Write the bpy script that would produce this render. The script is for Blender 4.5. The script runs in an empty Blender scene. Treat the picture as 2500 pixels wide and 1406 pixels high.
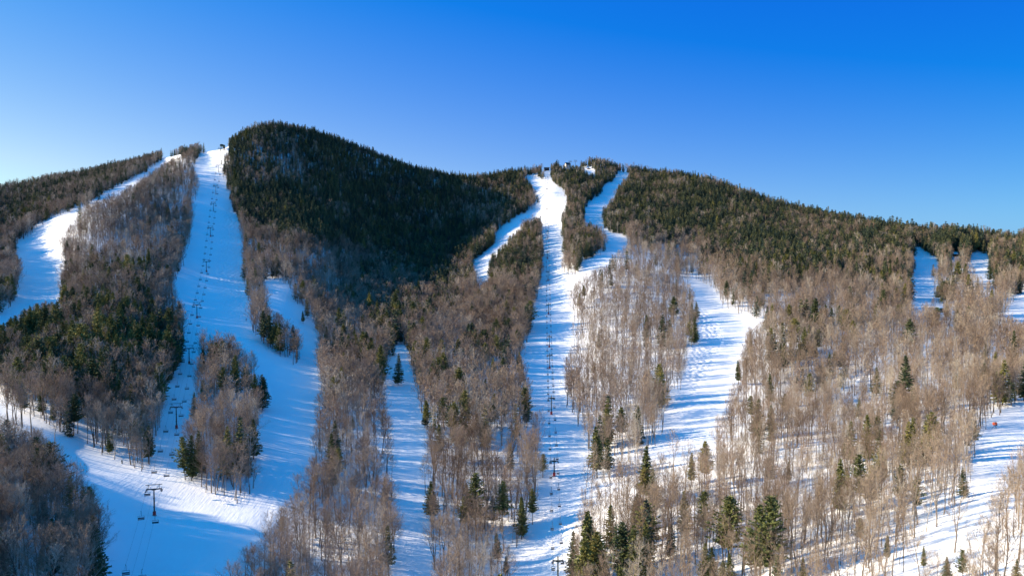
import bpy, bmesh, math, random
import numpy as np
from mathutils import Vector, Matrix

R = math.radians
SC = bpy.context.scene
COL = SC.collection
rng = np.random.default_rng(11)
random.seed(5)

# ------------------------------------------------------------------ camera model (photo is 2500 x 1406)
F = 2165.0
PITCH = R(2.72)
CP, SP = math.cos(PITCH), math.sin(PITCH)
CZ = 130.0                                  # camera height above the valley floor


def px_sw(u, v):
    """photo pixel -> (x/y, z/y) slopes of its ray"""
    a = (np.asarray(u, float) - 1250.0) / F
    b = (703.0 - np.asarray(v, float)) / F
    den = CP + b * SP
    return a / den, (b * CP - SP) / den


def project(x, y, z):
    """world -> photo pixel"""
    z = z - CZ
    d = y * CP - z * SP
    up = y * SP + z * CP
    return 1250.0 + F * x / d, 703.0 - F * up / d


# ------------------------------------------------------------------ terrain: surveyed points (u, v, distance)
SURVEY = [
 # left lift line
 (300,1406,280),(377,1258,335),(431,1045,430),(461,886,540),(480,777,650),(503,664,800),(515,578,920),(521,516,1010),(527,475,1070),(534,420,1140),(543,366,1200),
 # far left run and hill
 (60,770,640),(100,620,830),(150,530,930),(230,480,1020),(340,430,1130),(430,380,1230),(480,372,1240),
 (0,560,960),(0,650,770),(0,780,620),(0,985,440),(0,1100,352),(0,1250,285),(0,1406,250),
 (0,475,1150),(200,432,1290),(400,384,1300),(-180,515,960),(-180,640,760),(-180,760,650),(-180,1000,420),(-180,1250,290),(-180,1406,240),
 (200,1090,400),(350,1180,365),(500,1240,345),(650,1290,333),(200,1300,292),(200,900,495),(350,950,478),(300,700,685),(300,600,825),(380,520,960),
 # peak
 (560,356,1212),(600,330,1232),(650,314,1265),(720,321,1305),(800,340,1325),(900,377,1350),(1000,416,1365),(1100,437,1375),(1160,442,1375),
 (600,500,1060),(620,650,840),(620,800,640),(700,850,615),(700,700,775),(750,600,930),(750,450,1160),(700,1000,478),(560,900,525),(700,1150,390),(700,1300,335),(700,1406,300),
 (900,500,1215),(900,650,1000),(900,780,770),(980,830,680),(970,1000,490),(980,1200,378),(990,1406,303),
 (1050,500,1270),(1090,600,1170),(1120,690,960),(1180,650,1000),(1160,700,920),(1250,550,1160),(1310,510,1230),
 (1100,800,740),(1100,1000,490),(1100,1200,380),(1200,850,670),
 (1200,444,1365),(1250,430,1375),(1290,427,1378),(1200,520,1250),
 # centre lift line
 (1337,420,1380),(1337,475,1250),(1337,585,1030),(1337,686,880),(1340,767,760),(1341,848,660),(1342,900,600),(1346,1012,480),(1353,1162,390),(1357,1300,332),(1362,1420,295),
 # summit knob and right hill
 (1380,412,1400),(1430,414,1400),(1460,404,1400),(1500,416,1390),(1530,424,1365),(1480,500,1190),(1440,540,1100),(1520,590,990),(1470,650,880),(1560,640,905),
 (1600,430,1350),(1650,434,1320),(1750,456,1260),(1850,493,1190),(1950,524,1120),(2050,546,1060),(2150,567,1005),(2250,582,965),(2350,588,935),(2440,598,905),(2500,598,890),(2680,604,870),
 (1700,600,990),(1900,650,860),(2000,600,965),(1720,720,770),(2250,680,790),(2400,650,830),(2480,770,630),(1700,510,1150),
 (1750,850,590),(1700,1000,455),(1600,1100,400),(1550,1150,378),(1550,900,570),(1550,750,740),
 (2000,800,630),(2250,800,600),(2500,850,520),(2000,1000,425),(2250,1000,390),(2500,990,372),(2000,1200,295),(2250,1200,268),(2450,1200,243),
 (1750,1200,325),(1750,1406,242),(2000,1406,213),(2250,1406,191),(2500,1406,170),(1550,1300,300),(1550,1406,262),
 (2680,1406,160),(2680,1100,300),(2680,850,500),(2680,700,700),
]
RIDGE = [(-260,530),(-180,512),(0,475),(100,452),(200,432),(300,408),(360,393),(400,382),(450,376),(480,372),(510,369),(545,364),(560,356),(600,330),(640,315),(680,314),(720,321),(760,329),
 (800,340),(850,357),(900,377),(950,396),(1000,416),(1050,427),(1100,437),(1160,443),(1200,436),(1250,428),(1300,424),(1340,416),(1380,408),(1410,411),(1440,402),(1460,401),(1480,404),(1500,413),(1530,421),
 (1560,424),(1600,428),(1650,433),(1700,441),(1750,455),(1800,475),(1850,492),(1900,510),(1950,523),(2000,535),(2050,546),(2100,556),(2150,566),(2200,574),(2250,581),(2300,585),(2350,588),
 (2400,592),(2440,598),(2480,603),(2500,598),(2560,596),(2680,604),(2760,612)]

sv = np.array(SURVEY, float)
ss, sw = px_sw(sv[:, 0], sv[:, 1])
ctr = np.stack([ss, sw * 1.3], 1)
lg = np.log(sv[:, 2])


def _tps(r2):
    return 0.5 * r2 * np.log(r2 + 1e-12)


n = len(ctr)
A = np.zeros((n + 3, n + 3))
A[:n, :n] = _tps(((ctr[:, None] - ctr[None]) ** 2).sum(-1)) + np.eye(n) * 2e-5
A[:n, n] = 1; A[:n, n + 1:] = ctr
A[n, :n] = 1; A[n + 1:, :n] = ctr.T
coef = np.linalg.solve(A, np.concatenate([lg, np.zeros(3)]))


def dist_at(s, w):
    q = np.stack([np.ravel(s), np.ravel(w) * 1.3], 1)
    out = np.empty(len(q))
    for i in range(0, len(q), 20000):
        p = q[i:i + 20000]
        out[i:i + 20000] = _tps(((p[:, None] - ctr[None]) ** 2).sum(-1)) @ coef[:n] + coef[n] + p @ coef[n + 1:]
    return np.exp(out).reshape(np.shape(s))


NS, NY = 1000, 760
S_AX = np.linspace(-0.95, 1.0, NS)
Y_AX = np.concatenate([np.geomspace(60, 150, 30, endpoint=False), np.geomspace(150, 1560, NY - 60, endpoint=False), np.geomspace(1560, 6000, 30)])
rs, rw = px_sw([p[0] for p in RIDGE], [p[1] for p in RIDGE])
W_RIDGE = np.interp(S_AX, rs, rw)
_t = np.linspace(0, 1, 260)
W_LOW = -0.37
Wg = W_LOW + (W_RIDGE[:, None] - W_LOW) * _t[None]
Dg = dist_at(np.repeat(np.clip(S_AX, -.74, .70)[:, None], 260, 1), Wg)
Dg = np.maximum.accumulate(Dg, axis=1) + np.arange(260) * 1e-3
D_RIDGE = Dg[:, -1]
Z = np.empty((NS, NY))
for i in range(NS):
    y = Y_AX
    w = np.interp(y, Dg[i], Wg[i])
    z = w * y
    near = y < Dg[i, 0]
    z0 = Wg[i, 0] * Dg[i, 0]
    k = np.clip((Dg[i, 0] - y) / 90.0, 0, 1)
    z = np.where(near, z0 + (-112 - z0) * k * k * (3 - 2 * k), z)
    zr = W_RIDGE[i] * D_RIDGE[i]
    dy = np.maximum(y - D_RIDGE[i], 0)
    z = np.where(y > D_RIDGE[i], np.maximum(zr + W_RIDGE[i] * dy * np.exp(-dy / 30) - 0.5 * dy * dy / (dy + 60), -128 - 0.002 * dy), z)
    Z[i] = z
# light smoothing across columns
for _ in range(3):
    Z[1:-1] = 0.25 * Z[:-2] + 0.5 * Z[1:-1] + 0.25 * Z[2:]


def vnoise(x, y, seed):
    """value noise, vectorised"""
    xi = np.floor(x).astype(np.int64); yi = np.floor(y).astype(np.int64)
    fx = x - xi; fy = y - yi
    fx = fx * fx * (3 - 2 * fx); fy = fy * fy * (3 - 2 * fy)

    def h(a, b):
        k = (a * 374761393 + b * 668265263 + seed * 1442695041) & 0x7fffffff
        k = ((k ^ (k >> 13)) * 1274126177) & 0x7fffffff
        return ((k ^ (k >> 16)) & 0xffff) / 65535.0
    return (h(xi, yi) * (1 - fx) + h(xi + 1, yi) * fx) * (1 - fy) + (h(xi, yi + 1) * (1 - fx) + h(xi + 1, yi + 1) * fx) * fy


XX = S_AX[:, None] * Y_AX[None]
YY = np.repeat(Y_AX[None], NS, 0)
near_ridge = np.clip((D_RIDGE[:, None] - YY) / 120.0, 0.0, 1.0)
Z += near_ridge * (2.6 * (vnoise(XX / 60, YY / 60, 1) - .5) + 1.2 * (vnoise(XX / 23, YY / 23, 2) - .5))
Z += CZ
LY = np.log(Y_AX)


def ground(x, y):
    """terrain height at world x, y"""
    x = np.asarray(x, float); y = np.asarray(y, float)
    s = np.clip((x / y - S_AX[0]) / (S_AX[1] - S_AX[0]), 0, NS - 1.001)
    i = s.astype(int); fs = s - i
    j = np.clip(np.searchsorted(Y_AX, y) - 1, 0, NY - 2)
    fy = np.clip((y - Y_AX[j]) / (Y_AX[j + 1] - Y_AX[j]), 0, 1)
    return (Z[i, j] * (1 - fy) + Z[i, j + 1] * fy) * (1 - fs) + (Z[i + 1, j] * (1 - fy) + Z[i + 1, j + 1] * fy) * fs


def at(u, v):
    """where the ray of a photo pixel meets the terrain"""
    s, w = px_sw(u, v)
    y = np.geomspace(140, 1700, 4000)
    z = ground(s * y, y) - CZ
    hit = np.nonzero(z >= w * y)[0]
    yy = float(y[hit[0]]) if len(hit) else float(np.interp(s, S_AX, D_RIDGE))
    x = float(s * yy)
    return Vector((x, yy, float(ground(x, yy))))


# ------------------------------------------------------------------ plan of runs and woods, traced where the photo shows them
RUNS = {
 'far_left': [(397,378),(457,374),(443,379),(413,393),(353,431),(313,458),(267,481),(200,508),(187,530),(167,560),(143,590),(150,610),(160,630),(148,657),(147,690),(147,717),(155,738),(110,740),(60,757),(25,778),(0,796),(-120,850),(-120,800),(0,768),(30,745),(42,719),(53,677),(52,650),(37,623),(35,593),(60,582),(80,570),(90,550),(127,533),(213,497),(283,457),(350,423),(393,393)],
 'lift_left': [(505,368),(487,377),(476,399),(473,421),(487,435),(485,458),(484,477),(471,497),(473,523),(468,559),(460,600),(444,647),(425,687),(424,708),(442,745),(454,785),(447,815),(442,866),(422,931),(397,943),(402,981),(392,1041),(377,1102),(361,1152),(341,1154),(301,1127),(251,1107),(201,1077),(136,1051),(65,1011),(5,981),(-10,940),(-300,860),(-300,960),(0,1012),(60,1040),(115,1075),(151,1117),(201,1162),(236,1202),(266,1242),(274,1292),(271,1353),(256,1420),(562,1420),(567,1347),(622,1317),(658,1292),(663,1257),(673,1212),(713,1202),(718,1162),(748,1147),(763,1122),(758,1091),(768,1046),(773,1001),(786,961),(783,931),(763,901),(723,891),(668,861),(622,820),(603,782),(604,745),(603,717),(593,697),(590,675),(592,634),(590,597),(585,559),(577,534),(574,515),(562,489),(562,471),(551,461),(553,439),(543,435),(541,407),(543,392),(551,372),(548,362)],
 'pocket': [(645,676),(697,694),(716,720),(735,760),(773,800),(781,830),(770,860),(775,905),(745,890),(738,850),(738,815),(703,780),(675,765),(653,745),(650,710)],
 'gully': [(980,835),(965,845),(939,901),(934,936),(942,961),(954,1001),(967,1082),(964,1127),(980,1207),(980,1277),(967,1353),(960,1420),(1066,1420),(1050,1328),(1040,1252),(1025,1177),(1030,1127),(1040,1061),(1025,1001),(1012,951),(1005,881),(990,845)],
 'side': [(1320,478),(1308,507),(1261,527),(1228,557),(1211,567),(1204,598),(1184,614),(1148,637),(1164,660),(1166,699),(1180,693),(1198,674),(1194,647),(1201,624),(1220,606),(1248,576),(1268,560),(1281,537),(1322,527)],
 'lift_centre': [(1329,412),(1328,440),(1301,430),(1281,427),(1301,450),(1304,463),(1318,480),(1315,510),(1321,530),(1326,567),(1326,617),(1321,650),(1321,684),(1314,717),(1303,740),(1296,815),(1273,866),(1281,901),(1291,946),(1306,981),(1316,1021),(1323,1061),(1328,1112),(1330,1150),(1328,1192),(1316,1247),(1286,1293),(1261,1343),(1238,1420),(1400,1420),(1391,1353),(1401,1302),(1406,1252),(1420,1215),(1436,1177),(1430,1130),(1438,1082),(1406,1041),(1386,991),(1371,931),(1376,891),(1396,861),(1401,825),(1391,800),(1406,770),(1378,740),(1381,710),(1401,680),(1372,667),(1368,650),(1374,624),(1371,604),(1374,560),(1374,517),(1388,490),(1374,463),(1351,447),(1344,430),(1341,412)],
 'right_top': [(1508,420),(1538,422),(1525,436),(1511,450),(1501,477),(1484,503),(1468,507),(1472,533),(1478,548),(1488,567),(1528,578),(1534,590),(1524,608),(1488,627),(1468,650),(1430,672),(1408,690),(1385,712),(1381,700),(1408,668),(1428,637),(1468,620),(1484,597),(1474,566),(1452,549),(1431,541),(1421,530),(1431,513),(1434,497),(1468,470),(1478,450),(1501,443),(1504,427)],
 'bumps': [(1666,680),(1690,680),(1746,705),(1751,720),(1766,750),(1802,765),(1832,775),(1885,775),(1857,795),(1822,810),(1807,861),(1797,911),(1771,971),(1761,1011),(1736,1041),(1716,1102),(1670,1125),(1600,1133),(1547,1140),(1547,1127),(1587,1097),(1617,1071),(1617,1026),(1632,986),(1657,966),(1671,916),(1681,866),(1704,825),(1706,750),(1696,712)],
 'upper_right': [(2215,602),(2245,603),(2263,617),(2303,639),(2281,641),(2275,650),(2267,666),(2270,686),(2286,699),(2283,710),(2275,730),(2266,741),(2227,733),(2227,690),(2230,664),(2244,650),(2238,628)],
 'upper_right_small': [(2369,616),(2414,618),(2413,635),(2414,658),(2417,672),(2427,680),(2425,690),(2403,686),(2388,674),(2380,655),(2367,629)],
 'far_right': [(2620,690),(2500,713),(2488,718),(2486,733),(2457,751),(2439,772),(2474,776),(2500,786),(2620,800)],
 'lower_right': [(2600,930),(2500,981),(2469,991),(2434,1021),(2405,1060),(2384,1087),(2374,1132),(2379,1167),(2369,1202),(2319,1242),(2284,1293),(2233,1328),(2190,1420),(2262,1420),(2294,1368),(2354,1318),(2394,1232),(2449,1167),(2500,1077),(2600,1000)],
 'knob': [(1412,411),(1440,406),(1448,414),(1460,424),(1440,424),(1425,414)],
}
ISLANDS = [
 [(502,803),(487,831),(477,901),(467,981),(452,1041),(442,1097),(447,1152),(452,1177),(502,1202),(552,1232),(587,1236),(617,1212),(628,1152),(622,1082),(643,1001),(648,936),(628,876),(592,851),(567,826),(532,820)],
]
RU0, RV0, RSTEP = -420, 250, 2
RW, RH = 1660, 620
_gu = RU0 + RSTEP * np.arange(RW)
_gv = RV0 + RSTEP * np.arange(RH)


def poly_mask(poly):
    m = np.zeros((RH, RW), bool)
    P = np.array(poly, float)
    Q = np.roll(P, -1, 0)
    V = _gv[:, None].astype(float) + 0.01
    U = _gu[None].astype(float) + 0.01
    for (x0, y0), (x1, y1) in zip(P, Q):
        if y0 == y1:
            continue
        rows = ((y0 > V) != (y1 > V))[:, 0]
        if not rows.any():
            continue
        xi = x0 + (V[rows] - y0) * (x1 - x0) / (y1 - y0)
        m[rows] ^= U < xi
    return m


def blur(a, r):
    a = a.astype(np.float32)
    for ax in (0, 1):
        for _ in range(2):
            c = np.cumsum(np.pad(a, [(r + 1, r) if k == ax else (0, 0) for k in (0, 1)], mode='edge'), axis=ax)
            a = (np.take(c, np.arange(2 * r + 1, c.shape[ax]), ax) - np.take(c, np.arange(0, c.shape[ax] - 2 * r - 1), ax)) / (2 * r + 1)
    return a


RUN_MASK = {k: poly_mask(p) for k, p in RUNS.items()}
isl = np.zeros((RH, RW), bool)
for p in ISLANDS:
    isl |= poly_mask(p)
RUN_ID = np.zeros((RH, RW), np.int8)
for k, (name, m) in enumerate(RUN_MASK.items()):
    RUN_ID[m & ~isl] = k + 1
OPEN = RUN_ID > 0
CLEAR = np.zeros((RH, RW), bool)             # small clearings round huts, stations and lances
for p in ([(1368,388),(1414,388),(1416,403),(1368,402)], [(532,340),(557,340),(554,372),(528,372)], [(2286,746),(2306,746),(2306,768),(2286,768)],
          [(2325,611),(2342,611),(2342,629),(2325,629)], [(283,1085),(301,1085),(304,1134),(283,1134)], [(598,742),(612,742),(607,786),(597,786)], [(2416,1022),(2442,1022),(2442,1052),(2416,1052)],
          [(1326,400),(1344,400),(1344,416),(1326,416)]):
    CLEAR |= poly_mask(p)


def look(grid, u, v, fill=0):
    i = np.round((np.asarray(v) - RV0) / RSTEP).astype(int)
    j = np.round((np.asarray(u) - RU0) / RSTEP).astype(int)
    ok = (i >= 0) & (i < RH) & (j >= 0) & (j < RW)
    r = grid[np.clip(i, 0, RH - 1), np.clip(j, 0, RW - 1)]
    return np.where(ok, r, fill)


# ------------------------------------------------------------------ helpers
def tag(o, label=None, cat=None, group=None, kind=None):
    if label: o['label'] = label
    if cat: o['category'] = cat
    if group: o['group'] = group
    if kind: o['kind'] = kind
    return o


class MB:
    """collects shapes, links them as ONE mesh object"""

    def __init__(self):
        self.v = []; self.f = []

    def add(self, vs, fs):
        b = len(self.v)
        self.v += [tuple(p) for p in vs]
        self.f += [tuple(i + b for i in f) for f in fs]
        return self

    def box(self, c, size, rot=None):
        hx, hy, hz = size[0] / 2, size[1] / 2, size[2] / 2
        vs = [Vector((x, y, z)) for x in (-hx, hx) for y in (-hy, hy) for z in (-hz, hz)]
        if rot is not None:
            vs = [rot @ p for p in vs]
        c = Vector(c)
        return self.add([p + c for p in vs], [(0, 1, 3, 2), (4, 6, 7, 5), (0, 4, 5, 1), (2, 3, 7, 6), (0, 2, 6, 4), (1, 5, 7, 3)])

    def tube(self, pts, rad, n=8, cap=True):
        pts = [Vector(p) for p in pts]
        if not hasattr(rad, '__len__'):
            rad = [rad] * len(pts)
        vs = []; fs = []
        ref = None
        for i, p in enumerate(pts):
            d = (pts[min(i + 1, len(pts) - 1)] - pts[max(i - 1, 0)]).normalized()
            if ref is None:
                ref = d.orthogonal().normalized()
            ref = (ref - d * ref.dot(d)).normalized()
            q = d.cross(ref)
            for k in range(n):
                a = 2 * math.pi * k / n
                vs.append(p + (ref * math.cos(a) + q * math.sin(a)) * rad[i])
        for i in range(len(pts) - 1):
            for k in range(n):
                a, b = i * n + k, i * n + (k + 1) % n
                fs.append((a, b, b + n, a + n))
        if cap:
            fs.append(tuple(range(n - 1, -1, -1)))
            fs.append(tuple((len(pts) - 1) * n + k for k in range(n)))
        return self.add(vs, fs)

    def mesh(self, name, mats, smooth=False):
        me = bpy.data.meshes.new(name)
        me.from_pydata(self.v, [], self.f)
        for m in (mats if isinstance(mats, (list, tuple)) else [mats]):
            me.materials.append(m)
        if smooth:
            me.polygons.foreach_set('use_smooth', [True] * len(me.polygons))
        me.update()
        return me

    def build(self, name, mat, parent=None, loc=None, smooth=False):
        o = bpy.data.objects.new(name, self.mesh(name, mat, smooth))
        COL.objects.link(o)
        if parent: o.parent = parent
        if loc is not None: o.location = loc
        return o


def empty(name, loc=(0, 0, 0), rz=0.0):
    o = bpy.data.objects.new(name, None)
    o.empty_display_size = 1
    o.location = loc; o.rotation_euler = (0, 0, rz)
    COL.objects.link(o)
    return o


def copy_tree(o, parent=None):
    c = o.copy(); COL.objects.link(c); c.parent = parent
    for ch in list(o.children):
        copy_tree(ch, c)
    return c


# ------------------------------------------------------------------ materials
def new_mat(name):
    m = bpy.data.materials.new(name); m.use_nodes = True
    nt = m.node_tree
    return m, nt, nt.nodes['Principled BSDF']


def ramp(nt, fac, stops):
    r = nt.nodes.new('ShaderNodeValToRGB')
    e = r.color_ramp.elements
    while len(e) < len(stops): e.new(0.5)
    for el, (p, c) in zip(e, stops):
        el.position = p; el.color = (*c, 1)
    nt.links.new(fac, r.inputs['Fac'])
    return r.outputs['Color']


def noise(nt, vec, scale, detail=3, rough=.55, dims='3D'):
    t = nt.nodes.new('ShaderNodeTexNoise')
    t.inputs['Scale'].default_value = scale; t.inputs['Detail'].default_value = detail; t.inputs['Roughness'].default_value = rough
    if vec is not None: nt.links.new(vec, t.inputs['Vector'])
    return t.outputs['Fac']


def plain(name, col, rough=.6, metal=0.0, var=.25, scale=3.0):
    m, nt, b = new_mat(name)
    tc = nt.nodes.new('ShaderNodeTexCoord')
    f = noise(nt, tc.outputs['Object'], scale, 4)
    c = ramp(nt, f, [(.3, [x * (1 - var) for x in col]), (.7, [min(1, x * (1 + var)) for x in col])])
    nt.links.new(c, b.inputs['Base Color'])
    b.inputs['Roughness'].default_value = rough; b.inputs['Metallic'].default_value = metal
    return m


def bark_mat(name, stops, scale=2.0):
    m, nt, b = new_mat(name)
    oi = nt.nodes.new('ShaderNodeObjectInfo')
    big = noise(nt, oi.outputs['Location'], .022, 2)       # stands of one kind, tens of metres wide
    mx = nt.nodes.new('ShaderNodeMath'); mx.operation = 'MULTIPLY_ADD'; mx.inputs[1].default_value = 1.5; mx.inputs[2].default_value = -.75
    nt.links.new(big, mx.inputs[0])
    ad = nt.nodes.new('ShaderNodeMath'); ad.operation = 'ADD'; ad.use_clamp = True
    nt.links.new(mx.outputs[0], ad.inputs[0]); nt.links.new(oi.outputs['Random'], ad.inputs[1])
    c = ramp(nt, ad.outputs[0], stops)
    tc = nt.nodes.new('ShaderNodeTexCoord')
    f = noise(nt, tc.outputs['Object'], scale, 3)
    hs = nt.nodes.new('ShaderNodeHueSaturation')
    mr = nt.nodes.new('ShaderNodeMapRange')
    mr.inputs['From Min'].default_value = .3; mr.inputs['From Max'].default_value = .7
    mr.inputs['To Min'].default_value = .72; mr.inputs['To Max'].default_value = 1.3
    nt.links.new(f, mr.inputs['Value']); nt.links.new(mr.outputs['Result'], hs.inputs['Value'])
    nt.links.new(c, hs.inputs['Color']); nt.links.new(hs.outputs['Color'], b.inputs['Base Color'])
    b.inputs['Roughness'].default_value = .9
    b.inputs['Specular IOR Level'].default_value = .15
    return m


M_TRUNK = bark_mat('bark', [(0, (.11, .088, .07)), (.45, (.17, .135, .105)), (.8, (.23, .19, .155)), (.93, (.36, .33, .29)), (1, (.46, .43, .38))])
M_TWIG = bark_mat('twigs', [(0, (.18, .128, .092)), (.3, (.29, .222, .162)), (.6, (.385, .312, .235)), (.8, (.32, .232, .172)), (1, (.49, .43, .345))], .6)
M_CBARK = bark_mat('conifer_bark', [(0, (.06, .045, .035)), (1, (.12, .09, .07))])
M_NEEDLE = bark_mat('needles', [(0, (.042, .07, .056)), (.4, (.08, .102, .06)), (.75, (.13, .142, .066)), (1, (.185, .18, .085))], .9)
M_NEEDLE_W = bark_mat('pine_needles', [(0, (.065, .09, .046)), (.4, (.12, .138, .05)), (.75, (.195, .192, .058)), (1, (.265, .245, .08))], .9)

M_STEEL = plain('dark_green_steel', (.025, .05, .05), .5, .3)
M_GREY = plain('galvanised_steel', (.12, .13, .14), .45, .7)
M_SEAT = plain('dark_seat', (.045, .05, .06), .6)
M_ROPE = plain('rope', (.05, .05, .055), .6, .4)
M_RED = plain('red_pad', (.48, .035, .03), .7)
M_ORANGE = plain('orange_red', (.75, .12, .05), .6)
M_DARKROOF = plain('dark_roof', (.03, .034, .04), .7)
M_DARKWALL = plain('dark_timber', (.045, .035, .03), .8)
M_GREENWALL = plain('green_wall', (.03, .11, .085), .7)
M_PALEWALL = plain('pale_wall', (.55, .52, .48), .8)
M_GLASS = plain('window_glass', (.03, .04, .055), .1, 0, .1)
M_CONC = plain('concrete', (.32, .31, .29), .85)
M_SNOWCAP = plain('snow_cover', (.86, .88, .9), .6, 0, .03)
M_ROCK = plain('rock', (.16, .14, .125), .9, 0, .5, .6)
M_SKIN = plain('skin', (.5, .3, .22), .6)
M_CLOTH = plain('dark_trousers', (.03, .03, .04), .8)
M_POLE = plain('pale_pole', (.5, .5, .5), .5, .2)


def snow_material():
    m, nt, b = new_mat('snow')
    L = nt.links.new
    geo = nt.nodes.new('ShaderNodeNewGeometry')
    pos = geo.outputs['Position']
    n1 = noise(nt, pos, .05, 4)
    c = ramp(nt, n1, [(.3, (.80, .835, .87)), (.7, (.87, .885, .905))])
    L(c, b.inputs['Base Color'])
    b.inputs['Roughness'].default_value = .65
    b.inputs['Specular IOR Level'].default_value = .25
    run = nt.nodes.new('ShaderNodeAttribute'); run.attribute_name = 'groomed'
    mog = nt.nodes.new('ShaderNodeAttribute'); mog.attribute_name = 'mogul'

    def math_(op, a, bb):
        k = nt.nodes.new('ShaderNodeMath'); k.operation = op
        for i, x in enumerate((a, bb)):
            if isinstance(x, (int, float)): k.inputs[i].default_value = x
            else: L(x, k.inputs[i])
        return k.outputs[0]
    # rough forest snow: lumps of 1-3 m; groomed runs: faint tracks
    rough = noise(nt, pos, .45, 5, .6)
    fine = noise(nt, pos, 1.6, 3, .6)
    mp = nt.nodes.new('ShaderNodeMapping'); mp.inputs['Scale'].default_value = (1.1, .12, .12)
    L(pos, mp.inputs['Vector'])
    tracks = noise(nt, mp.outputs['Vector'], 1.0, 4, .6)
    vor = nt.nodes.new('ShaderNodeTexVoronoi'); vor.feature = 'SMOOTH_F1'
    vor.inputs['Scale'].default_value = .30; vor.inputs['Randomness'].default_value = .75
    vor.inputs['Smoothness'].default_value = .35
    mp2 = nt.nodes.new('ShaderNodeMapping'); mp2.inputs['Scale'].default_value = (1.0, .8, .2)
    L(pos, mp2.inputs['Vector']); L(mp2.outputs['Vector'], vor.inputs['Vector'])
    inv = math_('SUBTRACT', 1.0, run.outputs['Fac'])
    h = math_('MULTIPLY', math_('ADD', math_('MULTIPLY', rough, .9), math_('MULTIPLY', fine, .25)), math_('ADD', math_('MULTIPLY', inv, .85), .15))
    h = math_('ADD', h, math_('MULTIPLY', math_('MULTIPLY', tracks, .20), run.outputs['Fac']))
    h = math_('SUBTRACT', h, math_('MULTIPLY', math_('MULTIPLY', vor.outputs['Distance'], 1.5), mog.outputs['Fac']))
    bp = nt.nodes.new('ShaderNodeBump'); bp.inputs['Strength'].default_value = .8; bp.inputs['Distance'].default_value = 1.0
    L(h, bp.inputs['Height']); L(bp.outputs['Normal'], b.inputs['Normal'])
    return m


M_SNOW = snow_material()

# ------------------------------------------------------------------ terrain and ski runs
ii, jj = np.meshgrid(np.arange(NS - 1), np.arange(NY - 1), indexing='ij')
quad = np.stack([ii * NY + jj, (ii + 1) * NY + jj, (ii + 1) * NY + jj + 1, ii * NY + jj + 1], -1).reshape(-1, 4)
VX = np.stack([XX, YY, Z], -1).reshape(-1, 3)
PU, PV = project(VX[:, 0], VX[:, 1], VX[:, 2])
FRONT = (YY <= D_RIDGE[:, None] + 4).reshape(-1)
VRUN = np.where(FRONT, look(RUN_ID, PU, PV), 0)
GROOM = np.where(FRONT, look(blur(OPEN, 3), PU, PV), 0.0)
MOG = blur(poly_mask([(562,500),(577,515),(590,560),(597,640),(597,700),(612,800),(560,770),(530,700),(530,620),(545,560),(548,520)]) |
           poly_mask([(1706,745),(1750,790),(1760,820),(1740,870),(1720,935),(1690,950),(1668,930),(1690,870),(1706,820)]) |
           (poly_mask([(1328,560),(1372,545),(1374,520),(1330,515)])), 4)
VMOG = np.where(FRONT, look(MOG, PU, PV), 0.0)
# normals of the whole sheet, shared by every piece so the seams stay invisible
tx = np.gradient(np.stack([XX, YY, Z], -1), axis=0); ty = np.gradient(np.stack([XX, YY, Z], -1), axis=1)
NRM = np.cross(tx, ty).reshape(-1, 3)
NRM /= np.linalg.norm(NRM, axis=1)[:, None] + 1e-12
NRM *= np.where(NRM[:, 2:3] < 0, -1, 1)


def sheet(name, faces):
    used, inv = np.unique(faces, return_inverse=True)
    f = inv.reshape(-1, 4)
    me = bpy.data.meshes.new(name)
    me.vertices.add(len(used)); me.vertices.foreach_set('co', VX[used].ravel())
    me.loops.add(f.size); me.loops.foreach_set('vertex_index', f.ravel().astype(np.int32))
    me.polygons.add(len(f)); me.polygons.foreach_set('loop_start', np.arange(0, f.size, 4, dtype=np.int32))
    me.update(calc_edges=True)
    me.polygons.foreach_set('use_smooth', np.ones(len(f), bool))
    for an, src in (('groomed', GROOM), ('mogul', VMOG)):
        at_ = me.attributes.new(an, 'FLOAT', 'POINT')
        at_.data.foreach_set('value', src[used].astype(np.float32))
    me.normals_split_custom_set_from_vertices([tuple(x) for x in NRM[used]])
    me.materials.append(M_SNOW)
    o = bpy.data.objects.new(name, me); COL.objects.link(o)
    o['kind'] = 'structure'
    return o


frun = VRUN[quad[:, 0]]
sheet('terrain', quad[frun == 0])
RUN_LABEL = {'far_left': 'narrow white ski run curving down the far left hill', 'lift_left': 'wide blue shaded ski run under the left chairlift with the white track at its foot',
 'pocket': 'small snowy opening right of the left ski run', 'gully': 'narrow ski trail down the middle of the bowl', 'side': 'thin ski trail slanting left from the centre run',
 'lift_centre': 'long sunlit ski run under the centre chairlift', 'right_top': 'short ski run right of the summit knob', 'bumps': 'curving ski run with bumps on the right',
 'upper_right': 'short ski run high on the right ridge', 'upper_right_small': 'small ski run beside the right skyline', 'far_right': 'snow slope at the right edge',
 'lower_right': 'sunlit ski run slanting through the lower right woods', 'knob': 'snow patch on the summit knob'}
for k, name in enumerate(RUNS):
    fs = quad[frun == k + 1]
    if len(fs):
        o = sheet('ski_run', fs); o['label'] = RUN_LABEL[name]
# valley floor, one sheet to the horizon
g = MB()
g.add([(-14000, -9000, -.6), (14000, -9000, -.6), (14000, 16000, -.6), (-14000, 16000, -.6)], [(0, 1, 2, 3)])
gf = g.build('ground', M_SNOW); gf['kind'] = 'structure'


# ------------------------------------------------------------------ tree shapes
def rdir(d, ang, rnd):
    """d turned by ang towards a random side"""
    o = d.orthogonal().normalized()
    o.rotate(Matrix.Rotation(rnd.uniform(0, 2 * math.pi), 3, d))
    return (d * math.cos(ang) + o * math.sin(ang)).normalized()


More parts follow.
